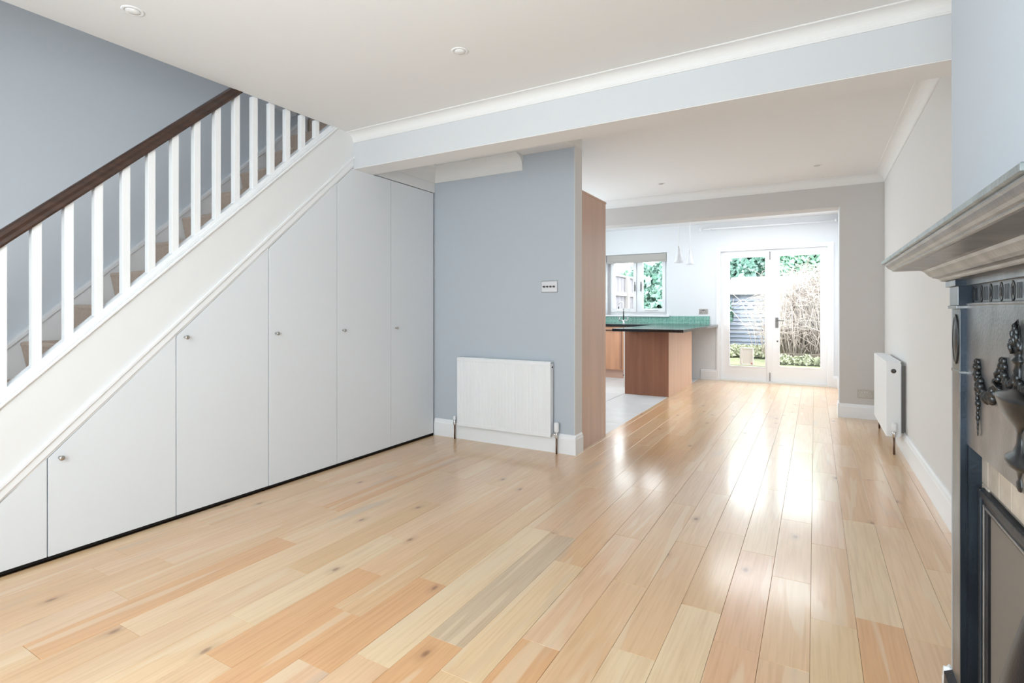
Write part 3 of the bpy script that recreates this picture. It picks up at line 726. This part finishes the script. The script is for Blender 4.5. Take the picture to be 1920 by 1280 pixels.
# ------------------------------------------------------------------ fireplace
fp = thing('fireplace', (.325, 1.1675, 0), 'ornate cast iron fireplace with moulded mantel shelf and urn relief on the chimney breast', 'fireplace')
XM_, YN_, YF_, XB = .154, .616, 1.719, .3235
def ring(d, z): return [(XB, YN_+d, z), (XM_+d, YN_+d, z), (XM_+d, YF_-d, z), (XB, YF_-d, z)]
sl = MB(); sl.loft([ring(.0, .0)]) if False else None
sl = MB(); rs = [ring(.0015, 1.2785), ring(0, 1.277), ring(0, 1.2705), ring(.003, 1.2695)]
sl.loft(rs[::-1]); sl.add(rs[0], [(0, 1, 2, 3)]); sl.add(rs[-1], [(3, 2, 1, 0)])
obj('shelf_top', sl, 'shelf_patina', fp, label='mottled green-grey top slab')
pf = [(.006, 1.2693), (.0065, 1.2672), (.0095, 1.2655), (.0115, 1.2615), (.0135, 1.2585), (.017, 1.2555), (.0205, 1.2540), (.0205, 1.2525), (.0225, 1.2505), (.026, 1.2495), (.0290, 1.2500), (.070, 1.2470), (.076, 1.2455), (.081, 1.2415), (.085, 1.2360), (.089, 1.2310), (.0935, 1.2285), (.0945, 1.2265), (.099, 1.2255), (.1035, 1.2235), (.107, 1.2205), (.1085, 1.2175), (.1125, 1.2170), (.118, 1.2165)]
cn = MB(); rs = [ring(d, z) for d, z in pf]
cn.loft(rs[::-1]); cn.add(rs[-1], [(3, 2, 1, 0)]); cn.add(rs[0], [(0, 1, 2, 3)])
obj('mantel_moulding', cn, 'cast_iron_panel', fp)
YC = 1.1675
def both(f):
    """build at the far leg, mirror to the near leg"""
    return [f(lambda y: y), f(lambda y: 2*YC-y)]
for M in (lambda y: y, lambda y: 2*YC-y):
    lg = obj('leg', MB().box(.2805, .3235, M(1.519), M(1.593), .28, 1.152), 'cast_iron', fp, bevel=.0015)
    obj('capital', MB().box(.2695, .3235, M(1.509), M(1.604), 1.203, 1.2165).box(.2765, .3235, M(1.516), M(1.597), 1.160, 1.203).box(.2735, .3235, M(1.513), M(1.600), 1.153, 1.160), 'cast_iron', lg, bevel=.001)
    sg = 1 if M(1) == 1 else -1
    def ret(x0, y, z0, z1): return MB().box(x0, .3235 if z0 < .9 else .300, M(y), M(y)-sg*.0008, z0, z1)  # thin dark slabs over the returns: their shade put into the colour
    obj('inner_return_shade', ret(.2812, 1.519, .29, 1.1525), 'cast_iron_dark', lg)
    obj('capital_return_shade', MB().box(.2705, .300, M(1.509), M(1.509)-sg*.0008, 1.2035, 1.216).box(.2775, .302, M(1.516), M(1.516)-sg*.0008, 1.1605, 1.2028), 'cast_iron_dark', lg)
    obj('knuckle_band', MB().box(.2785, .3235, M(1.517), M(1.5955), 1.008, 1.014), 'cast_iron', lg, bevel=.001)
    # oval patera
    o = MB()
    o.lathe([(.030, 0), (.030, -.002), (.027, -.0025), (.023, -.001), (.018, -.002), (.010, -.003), (.002, -.0035)], (.2805, M(1.556), 1.083), 'X', 28, .95, 1.9)
    obj('patera', o, 'ornament_iron', lg)
    pl = MB(); yy = M(1.556)
    for d, a, b in ((0, .24, .29), (.006, .15, .24), (.013, .0, .15)): pl.box(.267-d, .3235, yy-.051-d, yy+.051+d, a, b)
    pl.add([(.267, yy-.051, .29), (.267, yy+.051, .29), (.3235, yy+.051, .29), (.3235, yy-.051, .29), (.2805, yy-.037, .306), (.2805, yy+.037, .306), (.3235, yy+.037, .306), (.3235, yy-.037, .306)],
           [(4, 5, 1, 0), (5, 6, 2, 1), (7, 4, 0, 3), (4, 7, 6, 5)])
    obj('plinth', pl, 'cast_iron_dark', lg, bevel=.001)
    obj('jamb', MB().box(.292, .3235, M(1.5), M(1.522), .0, .852).box(.2905, .2935, M(1.515), M(1.5195), .0, .852), 'cast_iron_dark', fp)
# urn panel
obj('urn_panel', MB().box(.292, .314, .80, 1.53, .853, 1.16), 'cast_iron_panel', fp, bevel=.001)
# frieze
fz = MB(); fz.box(.300, .3235, .80, 1.53, 1.160, 1.204)
obj('frieze', fz, 'cast_iron', fp)
obj('frieze_rail', MB().box(.290, .3235, .80, 1.53, 1.204, 1.2165), 'cast_iron_panel', fp)
obj('bead_moulding', MB().box(.290, .3235, .815, 1.52, 1.1595, 1.1655), 'cast_iron_panel', fp, bevel=.002)
ys = [1.502-.0672*i for i in range(11)]
for y in ys:
    obj('frieze_oval', MB().lathe([(.0125, 0), (.0125, -.0007), (.0100, -.0007), (.0095, -.0003), (.0055, -.0003), (.005, -.0012), (.0005, -.0016)], (.300, y, 1.1835), 'X', 20, 1, 1.45), 'ornament_iron', fp)
fm = MB()
for y in ys:
    for q in (-.043, -.038, -.0335, -.029, -.024):
        if y+q > .82: fm.box(.2985, .3005, y+q-.0012, y+q+.0012, 1.170, 1.197)
obj('flutes', fm, 'ornament_iron', fp)['kind'] = 'stuff'
# urn in half relief
XU = .292
def prof(rs): return rs
ur = MB()
ur.lathe([(.006, .852-.0), (.012, .858), (.012, .866), (.006, .872), (.012, .885), (.045, .893), (.050, .900), (.044, .906), (.022, .914), (.012, .930), (.010, .948), (.018, .956), (.040, .966), (.062, .980), (.072, .994), (.076, 1.000), (.080, 1.004), (.074, 1.009), (.030, 1.016), (.020, 1.022)], (XU, YC, 0), 'Z', 28, .34, 1)
obj('urn', ur, 'ornament_iron', fp)
fi = MB().lathe([(.012, 1.02), (.009, 1.035), (.013, 1.050), (.008, 1.060), (.017, 1.064), (.018, 1.068), (.009, 1.073), (.013, 1.080), (.016, 1.088), (.013, 1.098), (.0085, 1.108), (.0045, 1.119), (.002, 1.128), (.0005, 1.135)], (XU-.002, YC, 0), 'Z', 20, .5, 1)
obj('flame_finial', fi, 'ornament_iron', fp)
fl_ = MB()
for k in range(14):
    a = k*2.4; z = 1.078+.0026*k; q = .013*(1-k/20)
    fl_.tube([(XU-.003-abs(math.cos(a))*q*.5, YC+math.sin(a)*q, z), (XU-.005-abs(math.cos(a))*q*.6, YC+math.sin(a)*q*1.1, z+.012), (XU-.003, YC+math.sin(a)*q*.5, z+.022)], [.003, .0035, .0008], 6)
obj('flame_leaves', fl_, 'ornament_iron', fp)['kind'] = 'stuff'
hn = MB()
for s in (-1, 1): hn.tube([(XU-.004, YC+s*.075, 1.003), (XU-.010, YC+s*.092, 1.018), (XU-.010, YC+s*.088, 1.036), (XU-.006, YC+s*.075, 1.044)], .004)
obj('urn_handles', hn, 'ornament_iron', fp)
for s in (-1, 1):
    ya, yb = YC+s*.078, YC+s*.247
    for y, z in ((ya, 1.050), (yb, 1.034)):
        m = MB()
        m.ball((XU-.004, y, z), .007, .009, .009)
        for k in range(6): m.ball((XU-.003, y+.011*math.cos(k*math.pi/3), z+.011*math.sin(k*math.pi/3)), .005, .007, .007, 8, 6)
        obj('rosette', m, 'ornament_iron', fp)
    m = MB()
    for k in range(13):
        u = k/12; y = ya+(yb-ya)*u; z = 1.046-.016*u-.058*math.sin(math.pi*u); r = .006+.006*math.sin(math.pi*u)
        for q in range(3): m.ball((XU-.003-.002*q, y+random.uniform(-.005, .005), z+random.uniform(-.006, .006)), r*.7, r*.85, r*.85, 8, 5)
    obj('garland', m, 'ornament_iron', fp)
    m = MB()
    for k in range(7):
        u = k/6; m.ball((XU-.004, ya-s*(.075*u), 1.045-.022*math.sin(math.pi*u*.9)), .006, .008, .008, 8, 5)
    obj('garland', m, 'ornament_iron', fp)
    m = MB()
    for k in range(13):
        u = k/12; r = .011*(1-u)*(.75+.35*math.cos(k*2.1))+.0025
        m.ball((XU-.003, yb-s*.004*u+(.006*math.sin(k*1.7)*(1-u)), 1.018-.118*u), r*.6, r, .008, 8, 5)
    obj('husk_drop', m, 'ornament_iron', fp)
# tile slips behind the frame
obj('tile_backing', MB().box(.3175, .3235, .80, 1.535, .0, .86), 'grout', fp)
def slip(y0, y1, z0, z1): obj('tile', MB().box(.3145, .3185, y0+.0008, y1-.0008, z0+.0008, z1-.0008), 'hearth_tile', fp, bevel=.0012)
for k in range(11):
    z1 = .776-.079*k; z0 = max(z1-.079, .0)
    if z1 > .02:
        slip(1.452, 1.532, z0, z1); slip(.803, .883, z0, z1)
yy = 1.532
for e in [1.455, 1.378, 1.302, 1.225, 1.148, 1.071, .994, .917, .84, .80]:
    slip(e, yy, .776, .856); yy = e
# inner frame, fireback, canopy and grate
fr = MB()
def frame(x0, x1, oy, iy, zo, zi):
    m = MB()
    for a, b in ((oy, iy), (2*YC-oy, 2*YC-iy)): m.box(x0, x1, a, b, 0, zo)
    m.box(x0+.0002, x1-.0002, 2*YC-iy+.0002, iy-.0002, zi, zo-.0002); return m
obj('inner_frame', frame(.304, .321, 1.486, 1.470, .770, .752), 'cast_iron_dark', fp, bevel=.003)
obj('inner_frame_step', frame(.309, .322, 1.470, 1.448, .752, .728), 'soot_iron', fp, bevel=.004)
obj('inner_frame_lip', frame(.3065, .312, 1.459, 1.455, .741, .735), 'cast_iron_panel', fp, bevel=.001)
obj('fireback', MB().box(.3215, .3235, .885, 1.45, .0, .73), 'soot_iron', fp)
# swelling canopy hood
rings = []
for j in range(13):
    u = j/12; z = .700-.30*u; half = .05+.17*u**1.3; bul = .006+.055*math.sin(u*1.45)
    rings.append([(.3222-bul*(math.cos(v*math.pi/2)**.8 if abs(v) < 1 else 0), YC+half*v, z-.05*(v*v)*u) for v in np.linspace(-1, 1, 19)])
obj('canopy', MB().loft(rings, smooth=True), 'soot_iron', fp)
hd = MB()
for s in (-1, 1): hd.tube([(.262+.0*t, YC+s*(.02+.03*math.sin(t)), .40+.03*math.cos(t)) for t in np.linspace(-1.5, 3.4, 12)], .006)
hd.ball((.258, YC, .425), .010, .014, .014)
obj('canopy_scrolls', hd, 'ornament_iron', fp)
gr = MB()
for z in (.12, .17, .22, .27): gr.tube([(.322, 1.36, z), (.27, 1.33, z), (.235, 1.25, z), (.225, YC, z), (.235, 1.085, z), (.27, 1.005, z), (.322, .975, z)], .006)
for y in (1.33, 1.25, YC, 1.085, 1.005): gr.tube([(.233 if abs(y-YC) < .1 else .27, y, .10), (.233 if abs(y-YC) < .1 else .27, y, .29)], .006)
obj('grate_bars', gr, 'cast_iron_dark', fp)

# ------------------------------------------------------------------ garden
struct('floor', MB().box(-9, 6, YG+.33, 12.2, -.10, -.04), 'paving', 'pale paved patio outside the garden doors', 'patio')
struct('floor', MB().box(-9, 6, 12.2, 30, -.10, -.02), 'lawn', 'green lawn at the back of the garden', 'lawn')
# shed
sh = thing('garden_shed', (-1.05, 15.5, 0), 'blue-grey weatherboarded garden shed with a pale roof behind the left door pane', 'shed')
for i in range(14):
    z = .08+i*.109
    P = [(15.51, z+.012), (15.45, z), (15.485, z+.118), (15.51, z+.118)]
    obj('board', MB().prism('X', P, -2.02, -.15), 'shed_board', sh)
obj('body', MB().prism('Y', [(-2.0, 0), (-.17, 0), (-.17, 1.6), (-2.0, 1.6)], 15.52, 17.2), 'shed_board', sh)
obj('roof', MB().prism('X', [(15.32, 1.60), (15.32, 1.63), (16.7, 2.10), (17.3, 1.95), (17.3, 1.9), (16.7, 2.06)], -2.12, -.05), 'shed_roof', sh)
for i in range(5): obj('bracket', MB().box(-1.35+i*.24, -1.28+i*.24, 15.40, 15.5, 1.50, 1.60), 'fence_rail', sh)
obj('window', MB().box(-1.4, -.75, 15.46, 15.49, 1.08, 1.42), 'fence_rail', sh)
obj('fascia', MB().box(-2.1, -.1, 15.31, 15.33, 1.56, 1.62), 'fence_rail', sh)
# left fence
fe = thing('garden_fence', (-4.25, 12.5, 0), 'weathered wooden fence with pale rails seen through the kitchen window', 'fence')
for i in range(33):
    y = 9.6+i*.15
    obj('board', MB().box(-4.27+(.008 if i % 2 else 0), -4.255+(.008 if i % 2 else 0), y, y+.155, .1, 1.98+random.uniform(-.01, .01)), 'fence_wood', fe)
for z in (.45, 1.50): obj('rail', MB().box(-4.25, -4.20, 9.6, 14.6, z, z+.10), 'fence_rail', fe)
obj('coping', MB().box(-4.29, -4.21, 9.6, 14.6, 1.98, 2.02), 'fence_rail', fe)
for y in (9.7, 11.5, 13.3, 14.5): obj('post', MB().box(-4.25, -4.15, y, y+.1, 0, 2.0), 'fence_rail', fe)
# right fence
fe2 = thing('garden_fence', (2.2, 12.5, 0), 'plain wooden fence on the right side of the garden', 'fence')
for i in range(46):
    y = 9.6+i*.15
    obj('board', MB().box(2.2, 2.215, y, y+.148, .1, 1.85), 'fence_wood', fe2)
for y in (9.7, 12, 14.3, 16.3): obj('post', MB().box(2.13, 2.2, y, y+.08, -.06, 1.85), 'fence_rail', fe2)
for z in (.45, 1.50): obj('rail', MB().box(2.15, 2.2, 9.6, 16.5, z, z+.10), 'fence_rail', fe2)

def leaves(n, cx, cy, cz, rx, ry, rz, size, shell=.55):
    u = rng.normal(size=(n, 3)); u /= np.linalg.norm(u, axis=1)[:, None]
    r = shell+(1-shell)*rng.random(n)**.5
    lump = 1+.16*np.sin(u[:, 0]*7+cx)*np.cos(u[:, 2]*6+cy)+.1*np.sin(u[:, 1]*11)
    c = u*r[:, None]*lump[:, None]*np.array([rx, ry, rz])+np.array([cx, cy, cz])
    c = c[c[:, 2] > .02]; n = len(c)
    a = rng.normal(size=(n, 3)); a /= np.linalg.norm(a, axis=1)[:, None]
    b = np.cross(a, rng.normal(size=(n, 3))); b /= np.linalg.norm(b, axis=1)[:, None]
    s = size*(.6+.8*rng.random(n))[:, None]
    V = np.stack([c-a*s, c+b*s*.55, c+a*s, c-b*s*.55], 1).reshape(-1, 3)
    return V, n
def leaf_obj(name, parts, m, parent):
    V = np.concatenate([p[0] for p in parts]); n = len(V)//4
    me = bpy.data.meshes.new(name); me.vertices.add(n*4); me.vertices.foreach_set('co', (V-np.array(parent['_o'])).ravel())
    me.loops.add(n*4); me.loops.foreach_set('vertex_index', np.arange(n*4)); me.polygons.add(n)
    me.polygons.foreach_set('loop_start', np.arange(n)*4); me.update(); me.validate(); me.materials.append(MATS[m])
    o = bpy.data.objects.new(name, me); COL.objects.link(o); o.parent = parent; o['_o'] = parent['_o']; o['kind'] = 'stuff'; return o
def tree(name, x, y, h, r, m, label, cat, n=9000, size=.09, zc=None, grp=None):
    t = thing(name, (x, y, 0), label, cat, grp)
    obj('trunk', MB().tube([(x, y, 0), (x+.05, y, h*.4), (x-.03, y, h*.75)], [.09, .07, .03]), 'bark', t)
    leaf_obj('foliage', [leaves(n, x, y, zc or h*.55, r, r*.8, h*.5, size)], m, t)
    return t
tree('ivy_bush', -4.15, 16.0, 2.45, 1.1, 'leaf_dark', 'dark green ivy bush at the back left, seen through the kitchen window', 'bush', 9000, .10)
tree('evergreen_tree', -2.6, 18.9, 3.9, 1.3, 'leaf_dark', 'blue-green evergreen tree rising directly behind the shed', 'tree', 11000, .11)
tree('hedge_tree', -.05, 18.9, 4.1, 1.05, 'leaf_mid', 'mid green leafy tree behind the right end of the shed roof', 'tree', 11000, .11)
tree('hedge_tree', 2.9, 18.9, 3.9, 1.15, 'leaf_mid', 'mid green leafy tree at the back right of the garden above the bare shrub', 'tree', 11000, .11)
tree('ivy_bush', -2.35, 14.9, 1.75, .42, 'leaf_dark', 'narrow dark green bush against the left side of the shed', 'bush', 4200, .07)
# low planting
lp = thing('flower_bed', (-1.35, 14.2, 0), 'low pale green planting in front of the shed', 'plants')
leaf_obj('foliage', [leaves(1500, -1.9+.36*i, 14.2+.1*(i % 2), .10, .34, .3, .18, .045, .2) for i in range(4)], 'leaf_light', lp)
rb = thing('raised_bed', (-.05, 12.9, 0), 'weathered timber sleeper edging below the bare shrub', 'raised bed')
for i in range(2): obj('sleeper', MB().box(-.75, 1.3, 12.9+.02*i, 13.0+.02*i, -.03+.12*i, .085+.12*i), 'sleeper', rb, bevel=.008)
leaf_obj('plants', [leaves(900, -.6+.4*i, 12.72, .06, .24, .12, .12, .045, .2) for i in range(5)], 'leaf_light', rb)
# bare shrub: arching twigs from a stool
bs = thing('bare_shrub', (.1, 13.6, 0), 'large leafless tan shrub of arching twigs filling the right door pane', 'shrub')
tw = MB()
for i in range(1500):
    a = random.uniform(0, 2*math.pi); R = random.uniform(.2, 1.25); H = random.uniform(.5, 2.3)*(1-.2*R)
    bx, by = .1+random.gauss(0, .4), 13.7+random.gauss(0, .2)
    ex, ey = bx+R*math.cos(a), by+R*math.sin(a)*.6
    pts = []
    for u in (0, .25, .5, .75, 1.0):
        pts.append((bx+(ex-bx)*u**1.2+random.gauss(0, .04), by+(ey-by)*u**1.2+random.gauss(0, .03), .12+H*math.sin(u*2.0)+random.gauss(0, .03)))
    tw.tube(pts, [.007, .007, .006, .005, .003], 3)
    p = Vector(pts[2+i % 2]); d = Vector((random.gauss(0, .35), random.gauss(0, .2), random.uniform(-.1, .35)))
    tw.tube([p, p+d*.5, p+d+Vector((0, 0, -.06))], [.005, .004, .002], 3)
o = obj('twigs', tw, 'twig', bs); o['kind'] = 'stuff'
# neighbouring hedge closing the view
hg = thing('boundary_hedge', (-.5, 21, 0), 'long green boundary hedge at the very back of the garden', 'hedge')
leaf_obj('foliage', [leaves(2600, -6+1.5*i, 21, 1.5, 1.1, .7, 1.5, .14, .5) for i in range(9)], 'leaf_mid', hg)

for o in bpy.data.objects:
    if '_o' in o: del o['_o']
